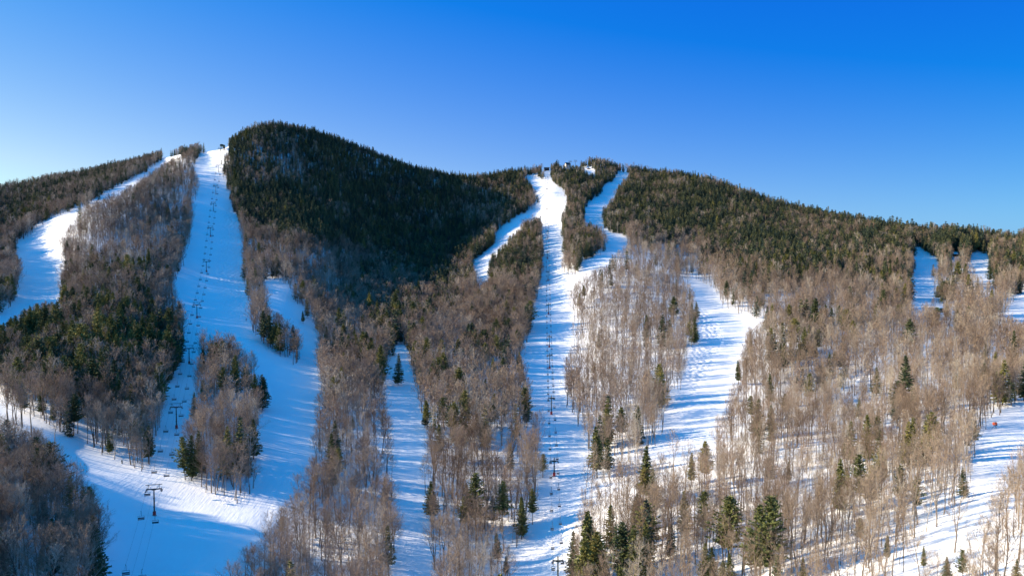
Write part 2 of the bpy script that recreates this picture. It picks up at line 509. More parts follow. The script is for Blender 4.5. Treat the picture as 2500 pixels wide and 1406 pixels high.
def twig_tri(mb, p, d, ln, w, rnd):
    o = d.orthogonal().normalized()
    o.rotate(Matrix.Rotation(rnd.uniform(0, 2 * math.pi), 3, d))
    o *= w / 2
    mb.add([p - o, p + o, p + d * ln], [(0, 1, 2)])


def bare_tree(seed, H=16., tip=.05, limbs=15, sub=7, tw=7, tiny=2, w=.035, clear=.42, spread=1.0, fork=False, trunk_r=.2):
    rnd = random.Random(seed)
    T = MB(); C = MB()
    up = Vector((0, 0, 1))
    # stem with a little wander
    lean = Vector((rnd.uniform(-tip, tip), rnd.uniform(-tip, tip), 0))
    stem = []
    for k in range(9):
        t = k / 8
        stem.append(Vector((0, 0, -.4)) + up * (H * .93 * t + .4 * t) + lean * H * t * t + Vector((rnd.uniform(-.12, .12), rnd.uniform(-.12, .12), 0)) * (k > 0))
    rad = [trunk_r * (1.15 - .98 * (k / 8) ** .8) + .015 for k in range(9)]
    T.tube(stem, rad, 6, cap=False)

    def on_stem(t):
        f = t * 8; i = min(int(f), 7); return stem[i].lerp(stem[i + 1], f - i)
    axes = []
    az = rnd.uniform(0, 6.28)
    for i in range(limbs):
        t = clear + (1 - clear) * ((i + rnd.random() * .8) / limbs)
        az += 2.4 + rnd.uniform(-.5, .5)
        k = (t - clear) / (1 - clear)
        el = R(22 + 44 * k + rnd.uniform(-9, 10))
        ln = H * spread * .30 * math.sqrt(max(.08, 1 - ((k - .2) / .85) ** 2)) * rnd.uniform(.75, 1.15)
        d = Vector((math.cos(az) * math.cos(el), math.sin(az) * math.cos(el), math.sin(el)))
        axes.append((on_stem(t), d, ln, trunk_r * (.5 - .32 * k)))
    if fork:
        p = on_stem(clear * .75)
        a = rnd.uniform(0, 6.28)
        d = Vector((math.cos(a) * .35, math.sin(a) * .35, 1)).normalized()
        T.tube([p, p + d * H * .2, p + (d + up * .4).normalized() * H * .5], [trunk_r * .7, trunk_r * .5, .03], 5, cap=False)
        for q in range(6):
            pp = p + (d + up * .2).normalized() * H * (.16 + .06 * q)
            axes.append((pp, rdir(d, R(rnd.uniform(30, 55)), rnd), H * .16, .05))
    for p, d, ln, r0 in axes:
        pts = [p]; dd = d.copy()
        for k in range(3):
            dd = (dd + up * .16 + Vector((rnd.uniform(-.15, .15), rnd.uniform(-.15, .15), 0))).normalized()
            pts.append(pts[-1] + dd * ln / 3)
        C.tube(pts, [max(r0 * .8, .03), max(r0 * .5, .025), max(r0 * .3, .02), .012], 4, cap=False)
        for j in range(sub):
            t = .25 + .75 * (j + rnd.random()) / sub
            f = t * 3; i = min(int(f), 2)
            q = pts[i].lerp(pts[i + 1], min(f - i, 1))
            d2 = (rdir((pts[i + 1] - pts[i]).normalized(), R(rnd.uniform(25, 60)), rnd) + up * .25).normalized()
            l2 = ln * rnd.uniform(.3, .5)
            twig_tri(C, q, d2, l2, w * 1.9, rnd)
            twig_tri(C, q, d2, l2, w * 1.9, rnd)
            for m in range(tw):
                t2 = .2 + .8 * rnd.random()
                q2 = q + d2 * l2 * t2
                d3 = (rdir(d2, R(rnd.uniform(20, 60)), rnd) + up * .2).normalized()
                l3 = rnd.uniform(.45, .95) * min(1.0, ln / 3.2) * 1.1
                twig_tri(C, q2, d3, l3, w, rnd)
                for _ in range(tiny):
                    twig_tri(C, q2 + d3 * l3 * rnd.uniform(.2, .9), rdir(d3, R(rnd.uniform(20, 55)), rnd), l3 * rnd.uniform(.4, .7), w * .75, rnd)
    return T, C


def conifer(seed, H=12., rad=1.6, base=.1, levels=26, per=7, clump=8, size=.5, droop=.25, rag=.25, power=.85, trunk_r=.14):
    rnd = random.Random(seed)
    T = MB(); C = MB()
    lean = Vector((rnd.uniform(-.02, .02), rnd.uniform(-.02, .02), 0))
    T.tube([Vector((0, 0, -.4)), Vector((0, 0, H * .4)) + lean * H * .4, Vector((0, 0, H * .98)) + lean * H], [trunk_r, trunk_r * .65, .02], 5, cap=False)
    az = rnd.uniform(0, 6.28)
    side = [rnd.uniform(.75, 1.2) for _ in range(8)]
    for L in range(levels):
        t = base + (1 - base) * (L + rnd.uniform(-.3, .3)) / levels
        t = min(max(t, base), .985)
        k = (t - base) / (1 - base)
        r = rad * (1 - k) ** power * min(1, .55 + k * 3.5) + .06
        for b in range(per):
            az += 6.283 / per + rnd.uniform(-.35, .35)
            if rnd.random() < rag * .35:
                continue
            rr = r * rnd.uniform(1 - rag, 1 + rag * .6) * side[int((az % 6.283) / 6.283 * 8) % 8]
            d = Vector((math.cos(az), math.sin(az), -droop + .5 * k + rnd.uniform(-.12, .12))).normalized()
            p0 = Vector((0, 0, H * t)) + lean * H * t
            nn = max(2, int(clump * (.35 + .65 * rr / rad)))
            for m in range(nn):
                f = (m + .6 * rnd.random() + .3) / nn
                q = p0 + d * rr * f + Vector((0, 0, .12 * rr * f * f))
                sd = (d * rnd.uniform(.3, 1) + Vector((rnd.uniform(-.9, .9), rnd.uniform(-.9, .9), rnd.uniform(-.45, .3)))).normalized()
                s = size * rnd.uniform(.6, 1.25) * (.6 + .4 * (1 - k))
                o = Vector((rnd.uniform(-1, 1), rnd.uniform(-1, 1), rnd.uniform(-.8, .8)))
                o = (o - sd * o.dot(sd)).normalized() * s * .36
                C.add([q - o, q + o, q + sd * s], [(0, 1, 2)])
    # leader
    for _ in range(5):
        twig_tri(C, Vector((0, 0, H * .95)) + lean * H, Vector((rnd.uniform(-.15, .15), rnd.uniform(-.15, .15), 1)).normalized(), H * .055 + .15, .12, rnd)
    return T, C


NEAR_B, FAR_B, CON_N, CON_W = [], [], [], []
for i in range(8):
    T, C = bare_tree(100 + i, H=16, limbs=13 + i % 4, sub=7, tw=7, tiny=2, w=.034, clear=[.46, .38, .52, .42, .35, .5, .44, .55][i],
                     spread=[1, 1.15, .8, 1.05, 1.2, .75, .95, .85][i], fork=i in (1, 4, 6), tip=.2 if i in (3, 5) else .06, trunk_r=[.2, .22, .16, .19, .24, .15, .2, .17][i])
    NEAR_B.append((T.mesh('trunk', M_TRUNK, True), C.mesh('crown', M_TWIG), T, C))
for i in range(5):
    T, C = bare_tree(200 + i, H=16, limbs=13, sub=6, tw=8, tiny=0, w=.072, clear=[.42, .34, .48, .4, .36][i], spread=[1.05, 1.2, .9, 1.1, 1.25][i], trunk_r=.2)
    FAR_B.append((None, None, T, C))
for i in range(5):
    T, C = conifer(300 + i, H=12, rad=[2.2, 1.8, 2.5, 2.0, 2.6][i], base=[.06, .12, .05, .18, .1][i], levels=22, per=7, clump=7, size=.85, rag=.3)
    CON_N.append((T.mesh('trunk', M_CBARK, True), C.mesh('crown', M_NEEDLE), T, C))
for i in range(6):
    T, C = conifer(400 + i, H=17, rad=[3.3, 3.9, 2.9, 3.6, 3.2, 4.2][i], base=[.12, .25, .2, .1, .35, .3][i], levels=32, per=8, clump=19, size=.8, droop=[.2, .05, .25, .3, 0, -.05][i], rag=[.35, .5, .35, .3, .55, .6][i],
                     power=[.9, .7, .85, .95, .6, .55][i], trunk_r=.22)
    CON_W.append((T.mesh('trunk', M_CBARK, True), C.mesh('crown', M_NEEDLE_W), T, C))

# ------------------------------------------------------------------ where trees grow
cf_map = np.full((RH, RW), .05, np.float32)      # share of conifers
dn_map = np.full((RH, RW), .50, np.float32)      # chance that a 3.6 m cell carries a tree


def patch(poly, cf=None, dn=None):
    m = poly_mask(poly)
    if cf is not None: cf_map[m] = cf
    if dn is not None: dn_map[m] = dn


patch([(-420,560),(0,440),(200,400),(400,350),(400,395),(200,500),(90,545),(0,600),(-420,700)], .66, .78)
patch([(-420,620),(0,590),(60,580),(40,760),(-420,800)], .20, .7)
patch([(380,340),(520,340),(520,372),(480,376),(400,384)], .9, .8)
patch([(440,380),(490,378),(480,430),(330,520),(200,520),(330,450)], .16, .7)
patch([(150,520),(470,480),(470,600),(430,740),(150,740)], .05, .58)
patch([(220,590),(400,570),(420,640),(200,660)], .04, .36)
patch([(200,660),(380,650),(380,770),(180,770)], .22, .5)
patch([(-420,800),(60,755),(150,745),(440,800),(440,880),(420,940),(385,1000),(330,1080),(200,1060),(0,960),(-420,930)], .62, .66)
patch([(-420,920),(0,930),(200,1010),(330,1070),(440,900),(440,1000),(356,1160),(200,1085),(0,985),(-420,960)], .20, .52)
patch([(-420,960),(0,1000),(280,1240),(280,1500),(-420,1500)], .05, .80)
# peak and shaded bowl
patch([(540,360),(600,310),(650,290),(760,300),(900,350),(1160,425),(1290,400),(1325,478),(1250,535),(1205,585),(1190,615),(1140,650),(1080,690),(1010,680),(940,650),(850,620),(760,603),(680,587),(600,572),(572,530),(552,440)], .96, .95)
patch([(600,345),(640,330),(720,350),(720,430),(650,470),(590,440)], .72, .97)
patch([(680,380),(720,350),(760,400),(760,450),(690,450)], .70, .9)
patch([(940,650),(1010,680),(1080,690),(1150,650),(1165,710),(1060,800),(980,860),(920,830),(850,760),(800,640)], .42, .66)
patch([(1130,470),(1290,420),(1320,480),(1250,530),(1200,585),(1190,615),(1120,620)], .78, .85)
patch([(1190,610),(1320,530),(1325,660),(1280,710),(1200,700)], .74, .8)
patch([(1190,700),(1310,700),(1300,800),(1270,860),(1180,850),(1120,780)], .16, .6)
patch([(830,830),(940,830),(940,930),(850,930)], .22)
patch([(985,850),(1280,870),(1320,1050),(1325,1200),(1240,1406),(1060,1406),(1035,1150)], .09, .40)
patch([(640,1170),(960,1120),(965,1500),(560,1500)], .035, .42)
patch([(1040,1180),(1320,1180),(1240,1500),(1060,1500)], .03, .44)
patch([(1290,400),(1335,400),(1330,440),(1295,436)], .6, .7)
# summit knob
patch([(1340,400),(1540,395),(1500,440),(1470,470),(1400,490),(1350,450)], .85, .9)
patch([(1375,480),(1480,470),(1430,530),(1480,560),(1480,620),(1380,660),(1372,560)], .55, .7)
# right hill
patch([(1515,415),(1650,405),(1900,480),(2200,550),(2450,570),(2700,590),(2700,640),(2440,640),(2350,640),(2250,630),(2220,680),(2080,695),(1990,680),(1900,710),(1850,685),(1790,680),(1750,635),(1690,600),(1620,592),(1560,585),(1500,570),(1465,545),(1480,505),(1512,450)], .88, .88)
patch([(1850,690),(1900,700),(2220,660),(2200,720),(2050,730),(1900,750),(1780,720)], .30, .45)
patch([(2425,600),(2700,600),(2700,700),(2425,700)], .6, .6)
patch([(1540,595),(1700,605),(1760,660),(1740,700),(1660,690),(1530,650)], .02, .36)
patch([(1385,700),(1530,650),(1660,690),(1700,720),(1700,850),(1660,960),(1615,1040),(1560,1120),(1440,1090),(1380,950),(1400,840),(1375,740)], .008, .36)
patch([(1750,720),(2240,720),(2480,790),(2700,800),(2700,980),(2480,980),(2380,1080),(2370,1200),(2200,1400),(1700,1500),(1700,1110),(1810,900)], .022, .45)
patch([(2000,740),(2320,740),(2320,880),(2000,940)], .06, .44)
patch([(2270,640),(2380,640),(2400,700),(2440,780),(2300,780),(2280,700)], .08, .40)
patch([(1880,850),(2200,940),(2200,1040),(1900,960)], .04, .38)
patch([(1500,1150),(1760,1120),(1760,1190),(1500,1215)], .02, .08)
patch([(1400,1090),(1520,1140),(1500,1250),(1400,1290)], .02, .20)
patch([(1400,1300),(1750,1290),(1950,1330),(1900,1500),(1390,1500)], .12, .52)
patch([(1590,1180),(1740,1150),(1740,1330),(1600,1400)], .10, .42)
patch([(1440,1240),(1590,1240),(1590,1400),(1440,1400)], .10, .40)
patch([(2190,1500),(2262,1410),(2400,1220),(2520,1060),(2700,1000),(2700,1500)], .004, .46)
patch([(2000,1260),(2280,1240),(2180,1500),(1950,1500)], .02, .56)
cf_map = blur(cf_map, 8); dn_map = blur(dn_map, 3)

CELL = 3.1
gx = np.arange(-1100, 1050, CELL); gy = np.arange(118, 1600, CELL)
PX, PY = np.meshgrid(gx, gy)
PX = PX.ravel() + rng.uniform(-.48, .48, PX.size) * CELL; PY = PY.ravel() + rng.uniform(-.48, .48, PY.size) * CELL
s_ = PX / PY
k = (s_ > np.where(PY < 520, -.88, -.74)) & (s_ < np.where(PY < 560, .95, .74))
PX, PY, s_ = PX[k], PY[k], s_[k]
dr = np.interp(s_, S_AX, D_RIDGE)
k = PY < dr + 45
PX, PY, s_, dr = PX[k], PY[k], s_[k], dr[k]
PZ = ground(PX, PY)
behind = PY > dr
u0, v0 = project(PX, PY, PZ)
zr = ground(s_ * dr, dr)
ur, vr = project(s_ * dr, dr, zr)
lu = np.where(behind, ur, u0); lv = np.where(behind, vr + 5, v0)
dn = look(dn_map, lu, lv, .45); cf = look(cf_map, lu, lv, .05)
# the white track runs on to the left of the frame
dn = np.where((s_ < -.585) & (PY > 395) & (PY < 462), 0, dn)
clump = vnoise(PX / 17, PY / 17, 7)
edge = look(blur(OPEN, 6), lu, lv, 0.0)
dn = dn * (.62 + .8 * clump) * np.where((edge > .02) & (dn > .2), 1.35, 1.0)
cf2 = np.clip(cf + (vnoise(PX / 26, PY / 26, 9) - .5) * .9 * np.sqrt(np.clip(cf * (1 - cf), 0, 1)) * 1.6, 0, 1)
keep = rng.random(len(PX)) < dn
is_con = rng.random(len(PX)) < cf2
# heights
zrel = np.clip((PZ - 70) / 170.0, 0, 1)
hb = (15.8 - 5.0 * zrel) * (.86 + .28 * vnoise(PX / 38, PY / 38, 21)) * rng.normal(1, .15, len(PX)).clip(.6, 1.4)
hc = (16.5 - 6.8 * zrel) * rng.normal(1, .22, len(PX)).clip(.5, 1.6)
hb = np.where((u0 > 1700) & (v0 > 1000), hb * .94, hb)
hb = np.where((u0 < 285) & (v0 > 1010), hb * 1.12, hb)
young = rng.random(len(PX)) < np.where((u0 > 1400) & (v0 > 900), .28, .24)
hb = np.where(young, hb * rng.uniform(.3, .6, len(PX)), hb)
HT = np.where(is_con, hc, hb)
ju = rng.normal(0, 2.0, len(PX)); jv = rng.normal(0, 2.0, len(PX))
hit = look(OPEN, lu + ju, lv + jv, False)
# a few trees may stand in front of a run, as along the lower right run and the cross track
front_ok = ((u0 > 2230) & (v0 > 1300) & (rng.random(len(PX)) < .3)) | ((u0 > 1400) & (u0 < 1800) & (v0 > 1100) & (v0 < 1340) & (rng.random(len(PX)) < .22))
skip = behind | front_ok
for fr in (.45, .93):
    uu, vv = project(PX, PY, PZ + HT * fr)
    hit |= np.where(skip, False, look(OPEN, uu + ju, vv + jv, False))
for fr in (.1, .4, .7, .95):
    uu, vv = project(PX, PY, PZ + HT * fr)
    for du in (-3, 3):
        hit |= look(CLEAR, uu + du, vv, False)
cr = np.where(is_con, .09, .20) * HT * F / PY * .62
for sg in (-1, 1):
    uu, vv = project(PX, PY, PZ + HT * .62)
    hit |= np.where(skip, False, look(OPEN, uu + sg * cr + ju, vv + jv, False))
# rest of the lift corridor and track below and beside the frame
hit |= (v0 > 1406) & (((u0 > 240) & (u0 < 575)) | ((u0 > 955) & (u0 < 1070)) | ((u0 > 1235) & (u0 < 1400)))
keep &= ~hit
PX, PY, PZ, HT, is_con, u0, v0, behind = [a[keep] for a in (PX, PY, PZ, HT, is_con, u0, v0, behind)]
SEL = np.zeros(len(PX), np.int8)

# single big conifers where the photo shows them (u, v of the foot, height in photo pixels, shape)
BIG = [(268,1108,72,0),(972,940,88,3),(835,940,90,2),(562,880,52,2),(75,800,62,3),(240,1010,70,0),(205,1020,60,3),(285,1020,55,2),(160,900,70,0),(95,880,80,3),(35,890,66,0),(130,885,62,2),
 (60,1010,66,1),(100,1020,74,1),(520,1050,60,0),(20,1250,70,3),(85,1270,82,2),(110,1275,70,0),(100,1400,70,3),(250,1400,60,0),(645,830,40,2),(880,870,45,0),(905,880,44,2),
 (2125,1245,125,1),(2200,1250,128,4),(2235,1260,112,5),(2352,1215,85,3),(1688,1185,92,2),(1672,1310,130,0),(1715,1320,138,5),(1636,1362,100,3),(1722,1420,110,0),(1880,1190,82,5),(1925,1180,62,2),
 (1545,1335,120,2),(1490,1350,135,0),(1475,1425,90,3),(1780,1430,95,3),(1740,1425,105,0),(1800,1290,60,5),(2470,960,70,3),(2140,965,78,3),(2085,845,70,1),(2138,800,66,3),(2282,815,72,5),(2012,835,60,2),(2025,925,74,3),
 (1945,970,60,5),(2095,1020,58,3),(2128,1050,66,1),(2145,1035,50,2),(1835,1030,72,5),(1850,1050,60,3),(1990,880,52,2),(2050,960,55,5),(2180,1020,52,3),(2330,700,42,2),(2310,735,45,0),(2440,680,40,3),(2400,770,34,5),
 (1795,740,46,2),(1860,750,50,3),(1462,850,46,3),(1450,920,40,5),(1555,665,34,3),(1582,680,32,2),(1470,690,34,2),(1492,700,38,3),
 (1232,900,52,3),(1245,960,56,0),(1170,1000,58,2),(1135,1005,54,3),(1285,1035,66,0),(1105,960,52,2),(1245,1150,78,3),(1140,1240,70,2),(1300,1280,100,4),(1275,1290,88,2),(1215,1375,85,2),(1235,1400,50,3),(1325,1165,66,5),
 (940,1225,66,3),(820,1150,44,3),(688,1310,56,5),(862,1050,40,2),(780,1095,30,2),(2350,1420,90,5),(2310,1425,78,3),(2480,1425,72,3),(2255,1390,66,2),(2100,1330,76,5),(2165,1370,74,2),(1960,1420,70,3),(2060,1115,44,2),(2230,940,40,3),
 (1020,830,30,2),(1075,830,34,0),(1180,760,30,3),(1130,820,30,3),(740,790,34,2),(700,620,26,2),(930,760,34,2),(990,700,30,2)]
bx, by, bz, bh, bs = [], [], [], [], []
for (u, v, hp, shp) in BIG:
    p = at(u, v)
    bx.append(p.x); by.append(p.y); bz.append(p.z); bh.append(hp * .9 * p.y / F); bs.append(shp)
bx, by, bz, bh, bs = map(np.array, (bx, by, bz, bh, bs))
# give each of them a little room
cl = np.ones(len(PX), bool)
for x, y in zip(bx, by):
    cl &= (np.abs(PX - x) > 2.2) | (np.abs(PY - y) > 2.2)
PX, PY, PZ, HT, is_con, u0, v0, SEL, behind = [a[cl] for a in (PX, PY, PZ, HT, is_con, u0, v0, SEL, behind)]

# shape index of every tree
NT = len(PX)
shp_b = np.where(PY < 430, rng.integers(0, 8, NT), 8 + rng.integers(0, 5, NT))
shp_c = np.where(rng.random(NT) < np.clip((PY - 500) / 400, .12, .97), rng.integers(0, 5, NT), 5 + rng.integers(0, 6, NT))
allx = np.concatenate([PX, bx]); ally = np.concatenate([PY, by]); allz = np.concatenate([PZ, bz]); allh = np.concatenate([HT, bh])
allc = np.concatenate([is_con, np.ones(len(bx), bool)])
allshape = np.concatenate([np.where(is_con, shp_c, shp_b), 5 + bs])
allbehind = np.concatenate([behind, np.zeros(len(bx), bool)])
NA = len(allx)
yaw = rng.uniform(0, 2 * math.pi, NA)
tilt = rng.normal(0, .05, (NA, 2)) * np.where(allc, .4, 1.0)[:, None]
wid = rng.uniform(.85, 1.2, NA)
U, V = project(allx, ally, allz)
base_h = np.where(allc, np.where(allshape < 5, 12.0, 17.0), 16.0)
sz = allh / base_h
wid = np.where((U > 1380) & (V > 640) & ~allc, wid * .74, wid)
sxy = np.where(allc, sz * wid, np.clip(sz, .35, 1.2) * wid)
_, VT = project(allx, ally, allz + allh)
inframe = (U > 6) & (U < 2494) & (VT < 1385) & ~allbehind
size_px = V - VT
single = np.zeros(NA, bool)
for kind in (False, True):
    idx = np.nonzero((allc == kind) & inframe)[0]
    idx = idx[np.argsort(-size_px[idx])][:300]
    single[idx] = True
print('trees', NA, 'conifers', int(allc.sum()))

# ------------------------------------------------------------------ the far woods: one object per kind
def proto_objects(cname, items, mt, mc, mc2=None, n1=99):
    c = bpy.data.collections.new(cname)
    for i, it in enumerate(items):
        T, C = it[2], it[3]
        me = bpy.data.meshes.new(cname + '_shape')
        off = len(T.v)
        me.from_pydata(T.v + C.v, [], T.f + [tuple(a + off for a in f) for f in C.f])
        me.materials.append(mt); me.materials.append(mc if i < n1 else mc2)
        me.polygons.foreach_set('material_index', [0] * len(T.f) + [1] * len(C.f))
        me.polygons.foreach_set('use_smooth', [True] * len(T.f) + [False] * len(C.f))
        me.update()
        o = bpy.data.objects.new(f'{cname}_{chr(97 + i)}', me)
        c.objects.link(o)
    return c


def wood(name, label, cat, idx, coll):
    me = bpy.data.meshes.new(name)
    me.vertices.add(len(idx))
    me.vertices.foreach_set('co', np.stack([allx[idx], ally[idx], allz[idx]], 1).astype(np.float32).ravel())
    for an, ty, arr, fld in (('turn', 'FLOAT_VECTOR', np.stack([tilt[idx, 0], tilt[idx, 1], yaw[idx]], 1), 'vector'), ('shape', 'INT', allshape[idx].astype(np.int32), 'value'),
                             ('size', 'FLOAT_VECTOR', np.stack([sxy[idx], sxy[idx], sz[idx]], 1), 'vector')):
        a = me.attributes.new(an, ty, 'POINT')
        a.data.foreach_set(fld, np.ravel(arr if ty == 'INT' else arr.astype(np.float32)))
    o = bpy.data.objects.new(name, me); COL.objects.link(o)
    tag(o, label, cat, None, 'stuff')
    ng = bpy.data.node_groups.new(name, 'GeometryNodeTree')
    ng.interface.new_socket('Geometry', in_out='INPUT', socket_type='NodeSocketGeometry')
    ng.interface.new_socket('Geometry', in_out='OUTPUT', socket_type='NodeSocketGeometry')
    N = ng.nodes.new; L = ng.links.new
    gi, go = N('NodeGroupInput'), N('NodeGroupOutput')
    ip = N('GeometryNodeInstanceOnPoints'); ci = N('GeometryNodeCollectionInfo')
    ci.inputs['Collection'].default_value = coll
    ci.inputs['Separate Children'].default_value = True
    ci.inputs['Reset Children'].default_value = True
    ip.inputs['Pick Instance'].default_value = True

    def attr(nm, ty):
        a = N('GeometryNodeInputNamedAttribute'); a.data_type = ty; a.inputs['Name'].default_value = nm
        return a.outputs['Attribute']
    L(gi.outputs[0], ip.inputs['Points']); L(ci.outputs[0], ip.inputs['Instance'])
    L(attr('shape', 'INT'), ip.inputs['Instance Index']); L(attr('turn', 'FLOAT_VECTOR'), ip.inputs['Rotation']); L(attr('size', 'FLOAT_VECTOR'), ip.inputs['Scale'])
    L(ip.outputs[0], go.inputs[0])
    md = o.modifiers.new('trees', 'NODES'); md.node_group = ng
    return o


wood('bare_woodland', 'brown leafless woodland covering the mountainside between the ski runs', 'woodland', np.nonzero(~allc & ~single)[0], proto_objects('bare', NEAR_B + FAR_B, M_TRUNK, M_TWIG))
wood('conifer_woodland', 'dark green conifer woodland on the peak, the right ridge and scattered below', 'woodland', np.nonzero(allc & ~single)[0], proto_objects('evergreen', CON_N + CON_W, M_CBARK, M_NEEDLE, M_NEEDLE_W, len(CON_N)))

# ------------------------------------------------------------------ the nearest trees one by one
ORD = ['first', 'second', 'third', 'fourth', 'fifth', 'sixth', 'seventh', 'eighth', 'ninth', 'tenth', 'eleventh', 'twelfth', 'thirteenth', 'fourteenth', 'fifteenth', 'sixteenth', 'seventeenth', 'eighteenth', 'nineteenth', 'twentieth']


def region(u, v):
    if u < 285 and v > 1010: return 'the lower left stand'
    if u < 450: return 'the shaded left wood'
    if u < 655 and v < 1245: return 'the left tree island'
    if u < 968: return 'the wood left of the gully'
    if u < 1336: return 'the wood left of centre run'
    if u < 1560: return 'the open centre wood'
    if u < 1760: return 'the lower conifer grove'
    if v < 1000: return 'the upper right hillside'
    if u > 2262 + max(0, (1406 - v)) * .62: return 'the lower right corner'
    if u < 1960: return 'the hillside beside the grove'
    if u < 2160: return 'the middle right hillside'
    return 'the far right hillside'


reg = {}
for i in np.nonzero(single)[0]:
    reg.setdefault((bool(allc[i]), region(U[i], V[i])), []).append(int(i))
for (con, rg), ids in reg.items():
    ids.sort(key=lambda i: -V[i])
    for r0 in range(0, len(ids), 14):
        row = sorted(ids[r0:r0 + 14], key=lambda i: U[i])
        for q, i in enumerate(row):
            sh = int(allshape[i])
            if con:
                T, C = (CON_N + CON_W)[sh][:2]
                look_ = ('tall' if allh[i] > 17 else 'small' if allh[i] < 10 else 'mid sized') + (' slim' if sh < 5 else ' broad' if sh in (6, 8, 10) else ' dark')
                nm, ct, kd, gp = 'conifer_tree', 'conifer', 'conifer', 'conifers in the nearer woods'
            else:
                if sh >= 8: sh -= 5
                T, C = NEAR_B[sh][:2]
                look_ = ('tall' if allh[i] > 17.5 else 'young' if allh[i] < 9 else 'grey') + (' forked' if sh in (1, 4, 6) else ' narrow' if sh in (2, 5, 7) else ' round')
                nm, ct, kd, gp = 'bare_tree', 'tree', 'leafless tree', 'leafless trees in the nearer woods'
            rw = ORD[r0 // 14] if r0 else 'front'
            if r0 // 14 < 1: rw = 'front'
            root = empty(nm, (allx[i], ally[i], allz[i]), yaw[i])
            root.rotation_euler = (tilt[i, 0], tilt[i, 1], yaw[i]); root.scale = (sxy[i], sxy[i], sz[i])
            tag(root, f'{look_} {kd}, {ORD[q]} from left, {rw} row of {rg}', ct, gp)
            for pn, me in (('trunk', T), ('crown', C)):
                c = bpy.data.objects.new(pn, me); COL.objects.link(c); c.parent = root


# ------------------------------------------------------------------ chairlifts
def arm_tower(h, half, single_pole_above, pad, twin):
    """tower standing at the origin, line running along +Y, arms along X"""
    root = empty('lift_tower')
    p = MB(); p.tube([(0, 0, -.8), (0, 0, h * .5), (0, 0, h + single_pole_above)], [.31, .27, .22], 12)
    for z in (h * .33, h * .66):
        p.tube([(0, 0, z - .08), (0, 0, z + .08)], .42, 12)
    p.build('pole', M_STEEL, root)
    a = MB(); a.box((0, 0, h), (2 * half + .5, .34, .42)); a.box((0, 0, h - .32), (1.6, .26, .22))
    for s in (-1, 1):
        a.box((s * half, 0, h + .02), (.3, 1.0, .3))
    a.build('crossarm', M_STEEL, root)
    for s in (-1, 1):
        t = MB(); n = 6 if twin else 4
        t.box((s * half, 0, h - .45), (.16, .62 * n, .16))
        for k in range(n):
            y = (k - (n - 1) / 2) * .6
            t.tube([(s * half - .1, y, h - .2), (s * half + .1, y, h - .2)], .24, 10)
        t.box((s * (half + .3), 0, h - .7), (.45, .62 * n, .06))
        t.build('sheave_train', M_GREY, root)
    if twin:
        f = MB()
        for s in (-1, 1):
            f.tube([(s * half * .75, 0, h + .2), (s * half * .75, 0, h + 1.7)], .09, 6)
            f.tube([(s * half * .75, 0, h + 1.7), (s * half * .35, 0, h + .2)], .06, 6)
        f.box((0, 0, h + 1.75), (2 * half + .8, .2, .2))
        f.build('lifting_frame', M_STEEL, root)
    l = MB()
    for s in (-.16, .16):
        l.tube([(s, -.5, 1.2), (s, -.42, h - .3)], .03, 4)
    for k in range(int(h / .6)):
        z = 1.4 + k * .6
        if z < h - .4: l.tube([(-.16, -.48, z), (.16, -.48, z)], .02, 4)
    l.build('ladder', M_GREY, root)
    if pad:
        q = MB(); q.tube([(0, 0, .15), (0, 0, 1.6)], .6, 14)
        q.build('base_pad', M_RED, root)
    c = MB(); c.tube([(0, 0, -.9), (0, 0, .22)], .8, 14); c.build('footing', M_CONC, root)
    return root


def chair_parts(width):
    hang, frame, seat, back, bar = MB(), MB(), MB(), MB(), MB()
    w = width / 2
    hang.box((0, 0, .02), (.16, .42, .2))
    hang.tube([(0, 0, 0), (.12, 0, -.25), (.12, 0, -1.55), (0, 0, -1.75)], .055, 6)
    frame.tube([(-w, .1, -1.78), (w, .1, -1.78)], .05, 6)
    for s in (-1, 1):
        frame.tube([(s * w, .1, -1.78), (s * w, .18, -2.5), (s * w, .1, -3.0), (s * w, -.45, -3.02)], .045, 6)
    seat.box((0, -.14, -2.95), (width - .1, .5, .09))
    seat.box((0, -.42, -2.99), (width - .1, .06, .14))
    back.box((0, .17, -2.58), (width - .12, .08, .42))
    bar.tube([(-w + .1, .12, -2.2), (-w + .1, -.5, -2.15), (w - .1, -.5, -2.15), (w - .1, .12, -2.2)], .03, 5)
    return [('hanger', hang, M_GREY), ('frame', frame, M_GREY), ('seat', seat, M_SEAT), ('backrest', back, M_SEAT), ('safety_bar', bar, M_GREY)]


def make_chair(name, width):
    root = empty(name)
    for pn, mb, mt in chair_parts(width):
        mb.build(pn, mt, root)
    return root


def make_small_chair(name, width):
    A = MB()
    mats = []; ix = []
    for pn, mb, mt in chair_parts(width):
        if mt not in mats: mats.append(mt)
        A.add(mb.v, mb.f); ix += [mats.index(mt)] * len(mb.f)
    me = A.mesh(name, mats); me.polygons.foreach_set('material_index', ix)
    o = bpy.data.objects.new(name, me); COL.objects.link(o)
    return o


ORDT = ['nearest', 'second', 'third', 'fourth', 'fifth', 'sixth', 'seventh', 'eighth', 'ninth', 'tenth', 'eleventh', 'twelfth', 'thirteenth']


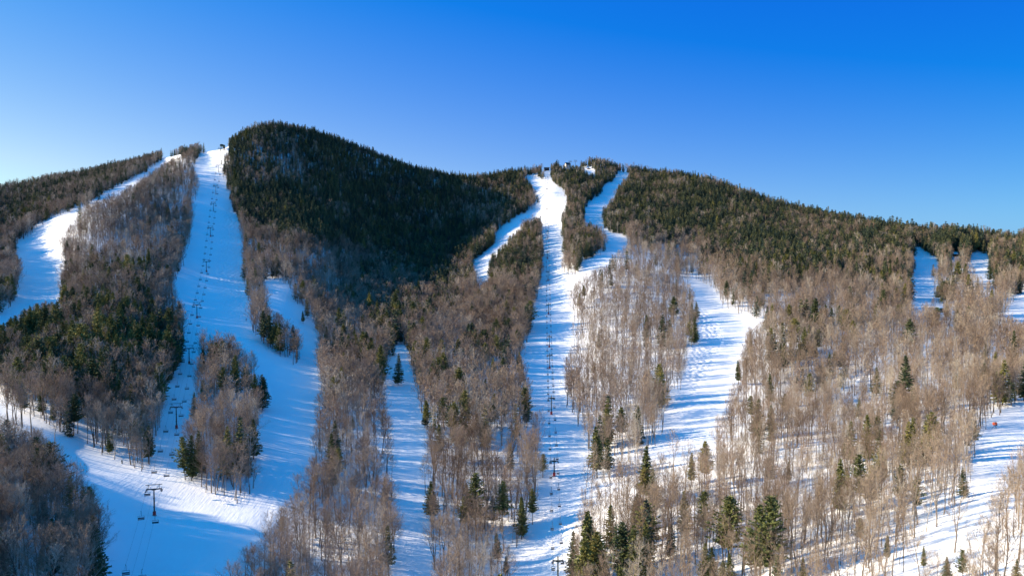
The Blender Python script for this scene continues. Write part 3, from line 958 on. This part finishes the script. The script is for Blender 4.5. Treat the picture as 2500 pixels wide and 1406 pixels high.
def lift(side, towers, half, twin, cwid, spacing, phases, top):
    P = []
    for u, v, hp in towers:
        p = at(u, v); P.append((p, hp * p.y / F if hp > 0 else -hp))
    tops = [p + Vector((0, 0, h)) for p, h in P] + [top]
    n = len(P)
    dirs = []
    for i in range(n):
        a = tops[max(i - 1, 0)]; b = tops[min(i + 1, len(tops) - 1)]
        d = (b - a); d.z = 0; dirs.append(d.normalized())
    dirs.append(dirs[-1])
    for i in range(n):
        root = arm_tower(P[i][1], half, 0.0 if twin else 1.5, twin and i < 7 or (not twin and i < 9), twin)
        root.location = P[i][0]; root.rotation_euler = (0, 0, math.atan2(dirs[i].y, dirs[i].x) - math.pi / 2)
        if i == 0:
            nm = 'just below the frame'
        lab = f"dark steel T shaped lift tower on the {side} run, {ORDT[i]} from the bottom" if i else f"dark steel lift tower at the very bottom of the {side} run"
        tag(root, lab, 'lift tower', f'towers of the {side} chairlift')
    ropes = []
    for s, nm in ((-1, 'left'), (1, 'right')):
        pts = []
        for i in range(len(tops)):
            side_v = Vector((dirs[i].y, -dirs[i].x, 0))
            pts.append(tops[i] + side_v * half * s + Vector((0, 0, .06)))
        path = []; seg = []
        for i in range(len(pts) - 1):
            L = (pts[i + 1] - pts[i]).length
            m = max(6, int(L / 8))
            for k in range(m + (i == len(pts) - 2)):
                t = k / m
                q = pts[i].lerp(pts[i + 1], t); q.z -= 4 * t * (1 - t) * L * .012
                path.append(q); seg.append((i, t))
        r = MB(); r.tube(path, .02, 5)
        o = r.build('haul_rope', M_ROPE)
        tag(o, f'thin dark {nm} haul rope of the {side} chairlift', 'cable', f'haul ropes of the {side} chairlift')
        ropes.append((nm, path, seg, s))
    # communication line between the ropes
    c = MB()
    for i in range(len(tops) - 1):
        a, b = tops[i] + Vector((.5, 0, 1.7 if twin else 1.2)), tops[i + 1] + Vector((.5, 0, 1.7 if twin else 1.2))
        c.tube([a.lerp(b, k / 10) - Vector((0, 0, 4 * (k / 10) * (1 - k / 10) * (b - a).length * .014)) for k in range(11)], .018, 4)
    tag(c.build('signal_cable', M_ROPE), f'slack signal cable strung along the tower tops of the {side} chairlift', 'cable')
    proto = psmall = None
    for (nm, path, seg, s), ph in zip(ropes, phases):
        acc = 0; nxt = ph; per = {}; pr_skip = 0
        for k in range(len(path) - 1):
            L = (path[k + 1] - path[k]).length
            while nxt <= acc + L:
                q = path[k].lerp(path[k + 1], (nxt - acc) / L)
                d = path[k + 1] - path[k]
                rz = math.atan2(d.y, d.x) - math.pi / 2
                if s > 0: rz += math.pi      # chairs on one rope ride up, on the other down
                near = q.y < 560
                pr_skip += 1
                pr, pc = project(q.x, q.y, q.z - 3)
                if pc < 1420 and k < len(path) - 3 and not (twin and seg[k][0] == 0 and pr_skip % 2):
                    if near:
                        if proto is None: o = proto = make_chair('lift_chair', cwid)
                        else: o = copy_tree(proto)
                    else:
                        if psmall is None: o = psmall = make_small_chair('lift_chair', cwid)
                        else: o = psmall.copy(); COL.objects.link(o)
                    o.location = q; o.rotation_euler = (0, 0, rz + random.uniform(-.06, .06))
                    i = seg[k][0]
                    per[i] = per.get(i, 0) + 1
                    a = 'the bottom tower' if i == 0 else f'the {ORDT[i]} tower'
                    tag(o, f'{ORD[min(per[i], 12) - 1]} empty chair above {a}, {nm} rope of the {side} lift', 'lift chair', f'chairs of the {side} chairlift')
                nxt += spacing
            acc += L


TL = at(543, 368)
top_l = TL + Vector((0, 2, 7))
lift('left', [(292, 1600, -10), (377, 1258, 66), (431, 1046, 53), (462, 888, 38), (481, 777, 33), (504, 664, 25), (514, 578, 22), (521, 516, 19), (527, 475, 20), (534, 421, 17), (538, 381, 17)],
     2.6, True, 2.15, 24.0, (16.0, 11.0), top_l)
TCN = at(1335, 424)
top_c = TCN + Vector((0, 2, 5))
lift('centre', [(1370, 1650, -10), (1362, 1440, 74), (1353, 1162, 38), (1346, 1012, 41), (1342, 900, 33), (1341, 848, 27), (1339, 767, 24), (1338, 686, 22), (1337, 632, 17), (1336, 585, 20), (1335, 522, 12), (1335, 473, 11)],
     1.55, False, 1.1, 18.0, (4.0, 9.0), top_c)

# ------------------------------------------------------------------ top stations, huts and small things
t = empty('lift_terminal', TL); tag(t, 'dark lift terminal on posts at the top of the left run', 'lift station')
m = MB()
for x in (-1.6, 1.6):
    for y in (-1.5, 3.0): m.tube([(x, y, -1), (x, y, 5.2)], .28, 8)
m.build('post', M_STEEL, t)
m = MB(); m.box((0, .8, 6.0), (4.6, 7.5, 1.7)); m.box((0, -3.1, 6.0), (3.6, .5, 1.3)); m.build('machine_housing', M_GREENWALL, t)
m = MB()
ring = [(2.45 * math.cos(a), 1.3 * math.sin(a)) for a in np.linspace(0, math.pi, 9)]
vs_ = [(x, y, 6.85 + z) for y in (-3.2, 4.8) for x, z in ring]
m.add(vs_, [(i, i + 1, i + 10, i + 9) for i in range(8)] + [tuple(range(8, -1, -1)), tuple(range(9, 18))]); m.build('roof', M_DARKROOF, t)
m = MB(); m.tube([(0, -2.6, 5.0), (0, -2.6, 5.2)], 2.3, 20); m.build('bullwheel', M_GREY, t)
m = MB(); m.box((2.9, -1.4, 3.6), (1.9, 2.2, 2.2)); m.tube([(2.9, -1.4, -1), (2.9, -1.4, 2.6)], .3, 8); m.build('operator_cabin', M_DARKWALL, t)


def gable_house(name, loc, L, W, H, rise, wall, roof, rz, label, cat, eaves=.5, legs=0.0, wins=3, snow=False):
    t = empty(name, loc, rz); tag(t, label, cat)
    m = MB(); m.box((0, 0, legs + H / 2 - .6), (L, W, H + 1.2))
    m.add([(-L / 2, -W / 2, legs + H), (-L / 2, W / 2, legs + H), (-L / 2, 0, legs + H + rise), (L / 2, -W / 2, legs + H), (L / 2, W / 2, legs + H), (L / 2, 0, legs + H + rise)], [(0, 2, 1), (3, 4, 5)])
    m.build('wall', wall, t)
    m = MB()
    e = eaves; k = rise / (W / 2)
    for s in (-1, 1):
        a = [(-L / 2 - e, s * (W / 2 + e), legs + H - k * e), (L / 2 + e, s * (W / 2 + e), legs + H - k * e), (L / 2 + e, 0, legs + H + rise), (-L / 2 - e, 0, legs + H + rise)]
        b = [(x, y, z + .22) for x, y, z in a]
        m.add(a + b, [(0, 3, 2, 1), (4, 5, 6, 7), (0, 1, 5, 4), (1, 2, 6, 5), (2, 3, 7, 6), (3, 0, 4, 7)])
    m.build('roof', roof, t)
    for i in range(wins):
        x = (i + .5) / wins * L - L / 2
        m = MB(); m.box((x, -W / 2 - .03, legs + H * .55), (L / wins * .5, .1, H * .4)); m.build('window', M_GLASS, t)
    m = MB(); m.box((L * .36, -W / 2 - .04, legs + H * .35), (.9, .12, min(2.0, H * .7))); m.build('door', M_DARKWALL, t)
    if legs:
        m = MB()
        for x in (-L * .4, L * .4):
            for y in (-W * .35, W * .35): m.tube([(x, y, -1.2), (x, y, legs + .2)], .2, 8)
        m.build('post', M_STEEL, t)
    return t


p = at(1335, 416)
gable_house('summit_station', p + Vector((0, 4, 1.2)), 7.6, 7, 2.8, 1.7, M_DARKWALL, M_DARKROOF, 0, 'dark gabled lift building at the head of the centre run', 'building')
p = at(1386, 409)
gable_house('summit_hut', p + Vector((0, 2, 1.0)), 7.5, 6, 3.6, 3.0, M_PALEWALL, M_DARKROOF, .35, 'small pale hut with dark roof on the summit knob', 'hut', wins=2)
p = at(2296, 762)
gable_house('lift_shack', p, 3.4, 3.2, 3.2, .7, M_GREENWALL, M_SNOWCAP, .1, 'small green shack with snowy roof among the trees on the right', 'shack', .35, 0, 1)
p = at(2333, 626)
gable_house('warming_hut', p, 4.2, 3.6, 2.4, 1.1, M_DARKWALL, M_SNOWCAP, -.2, 'dark hut with snowy roof between the two right hand runs', 'hut', .4, 0, 1)
for (u, v, hp, lb) in ((1392, 413, 18, 'slim T shaped lift tower on the skyline nearer the pale hut'), (1405, 414, 20, 'slim T shaped lift tower on the skyline beside the snow patch')):
    p = at(u, v); h = hp * p.y / F
    root = arm_tower(h, 2.4, 0, False, True); root.location = p + Vector((0, 3, 0)); root.rotation_euler = (0, 0, .3)
    tag(root, lb, 'lift tower', 'towers on the summit skyline')
# rocks on the knob
for (u, v, s, lb) in ((1437, 413, 2.6, 'dark rock outcrop in the snow patch on the summit knob'), (1379, 409, 2.2, 'grey rock beside the pale summit hut')):
    p = at(u, v); bm = bmesh.new(); bmesh.ops.create_icosphere(bm, subdivisions=3, radius=s)
    for vv in bm.verts:
        vv.co *= 1 + .5 * (vnoise(np.array([vv.co.x * .8 + 9]), np.array([vv.co.y * .8 + vv.co.z * 1.3]), 31)[0] - .5)
        vv.co.z *= .75
    me = bpy.data.meshes.new('rock'); bm.to_mesh(me); bm.free(); me.materials.append(M_ROCK)
    o = bpy.data.objects.new('rock', me); COL.objects.link(o); o.location = p; tag(o, lb, 'rock')


def snow_lance(u, v, u2, v2, label):
    p = at(u, v); h = (v - v2) * p.y / F; dx = (u2 - u) * p.y / F
    t = empty('snow_lance', p); tag(t, label, 'snow lance', 'snowmaking lances beside the left run')
    m = MB(); m.tube([(dx * .12, 0, h * .12), (dx, .4, h)], [.09, .07], 8); m.build('lance_pole', M_POLE, t)
    m = MB(); m.tube([(dx, .4, h), (dx * 1.06, .45, h * 1.05)], [.16, .12], 8); m.build('nozzle', M_SNOWCAP, t)
    m = MB(); m.tube([(0, 0, -.5), (0, 0, 1.5)], [.3, .22], 10); m.box((dx * .06, 0, 1.2), (.5, .3, .4)); m.build('stand', M_STEEL, t)


snow_lance(298, 1131, 287, 1088, 'pale leaning snowmaking lance at the upper edge of the white track')
snow_lance(601, 783, 607, 745, 'dark leaning snowmaking lance at the right edge of the left run')

# red fan gun by the lower right run
p = at(2429, 1046)
t = empty('snow_gun', p, .4); tag(t, 'red snowmaking fan gun on a tripod beside the lower right run', 'snow gun')
m = MB(); m.tube([(-.8, 0, 1.9), (-.75, 0, 1.9), (.55, 0, 2.05), (.6, 0, 2.05)], [.5, .62, .52, .4], 16); m.build('barrel', M_ORANGE, t)
m = MB(); m.tube([(.6, 0, 2.05), (.75, 0, 2.07)], [.4, .2], 14); m.build('fan_guard', M_GREY, t)
m = MB()
for a in (0, 2.1, 4.2): m.tube([(0, 0, 1.4), (1.1 * math.cos(a), 1.1 * math.sin(a), -.15)], .06, 6)
m.tube([(0, 0, 1.2), (0, 0, 1.6)], .1, 8); m.build('tripod', M_STEEL, t)
m = MB(); m.box((1.0, .2, 1.3), (.5, .4, .5)); m.tube([(.3, 0, 1.5), (1.0, .2, 1.3)], .05, 6); m.build('control_box', M_DARKWALL, t)


# ------------------------------------------------------------------ sun, sky, camera
SUN_EL = R(19.5)
SUN_DIR = Vector((-.98, .19, 0)).normalized() * math.cos(SUN_EL) + Vector((0, 0, math.sin(SUN_EL)))
sd = bpy.data.lights.new('sun', 'SUN'); sd.energy = 5.0; sd.angle = R(.5); sd.color = (1.0, .80, .56)
so = bpy.data.objects.new('sun', sd); COL.objects.link(so)
so.rotation_euler = SUN_DIR.to_track_quat('Z', 'Y').to_euler(); so.location = (-600, 300, 600)

w = bpy.data.worlds.new('World'); SC.world = w; w.use_nodes = True
nt = w.node_tree; nt.nodes.clear()
sky = nt.nodes.new('ShaderNodeTexSky'); sky.sky_type = 'NISHITA'; sky.sun_disc = False
sky.sun_elevation = SUN_EL; sky.sun_rotation = math.atan2(SUN_DIR.x, SUN_DIR.y)
sky.altitude = 900; sky.air_density = .7; sky.dust_density = .5; sky.ozone_density = 6.0
sep = nt.nodes.new('ShaderNodeSeparateColor'); nt.links.new(sky.outputs[0], sep.inputs[0])
tc = nt.nodes.new('ShaderNodeTexCoord'); sx = nt.nodes.new('ShaderNodeSeparateXYZ'); nt.links.new(tc.outputs['Generated'], sx.inputs[0])


def wm(op, a, b):
    k = nt.nodes.new('ShaderNodeMath'); k.operation = op
    for i, x in enumerate((a, b)):
        if isinstance(x, (int, float)): k.inputs[i].default_value = x
        else: nt.links.new(x, k.inputs[i])
    return k.outputs[0]


# film response of the photograph: deeper blue, darker away from the sun
chan = []
for c, (k0, g_, h_) in enumerate(((-2.107, 2.96, -1.5), (-1.0106, 1.136, -.343), (.4955, .266, -.062))):
    v = wm('MULTIPLY', wm('POWER', sep.outputs[c], g_), math.exp(k0))
    chan.append(wm('MULTIPLY', v, wm('POWER', math.exp(h_), sx.outputs['X'])))
up_ = nt.nodes.new('ShaderNodeMapRange'); up_.interpolation_type = 'SMOOTHSTEP'  # extra green and blue added high in the sky to brighten shaded snow
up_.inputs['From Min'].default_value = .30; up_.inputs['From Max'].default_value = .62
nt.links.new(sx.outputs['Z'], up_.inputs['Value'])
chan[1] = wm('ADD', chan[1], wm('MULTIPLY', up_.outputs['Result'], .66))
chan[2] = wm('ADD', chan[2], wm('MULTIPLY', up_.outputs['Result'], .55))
lean_ = wm('ADD', wm('MULTIPLY', sx.outputs['Z'], -2.6), wm('MULTIPLY', sx.outputs['X'], -.42))
lean_ = wm('MAXIMUM', wm('MINIMUM', wm('ADD', lean_, .68), .66), .03)
chan[0] = wm('MULTIPLY', chan[1], lean_)
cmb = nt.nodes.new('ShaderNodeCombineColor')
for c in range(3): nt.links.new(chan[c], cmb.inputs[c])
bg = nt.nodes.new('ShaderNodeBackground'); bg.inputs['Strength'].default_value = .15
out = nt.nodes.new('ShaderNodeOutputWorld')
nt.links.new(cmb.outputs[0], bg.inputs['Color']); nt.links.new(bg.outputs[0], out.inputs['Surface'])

cd = bpy.data.cameras.new('camera'); cd.sensor_fit = 'HORIZONTAL'; cd.sensor_width = 36.0; cd.lens = F / 2500.0 * 36.0
cd.clip_start = 1.0; cd.clip_end = 40000
co = bpy.data.objects.new('camera', cd); COL.objects.link(co)
co.location = (0, 0, CZ); co.rotation_euler = (math.pi / 2 - PITCH, 0, 0)
SC.camera = co

vs = SC.view_settings
vs.view_transform = 'Standard'; vs.look = 'None'; vs.gamma = 1.0; vs.exposure = 1.25; vs.use_curve_mapping = False
SC.cycles.max_bounces = 5; SC.cycles.diffuse_bounces = 3; SC.cycles.glossy_bounces = 2
SC.cycles.use_denoising = True
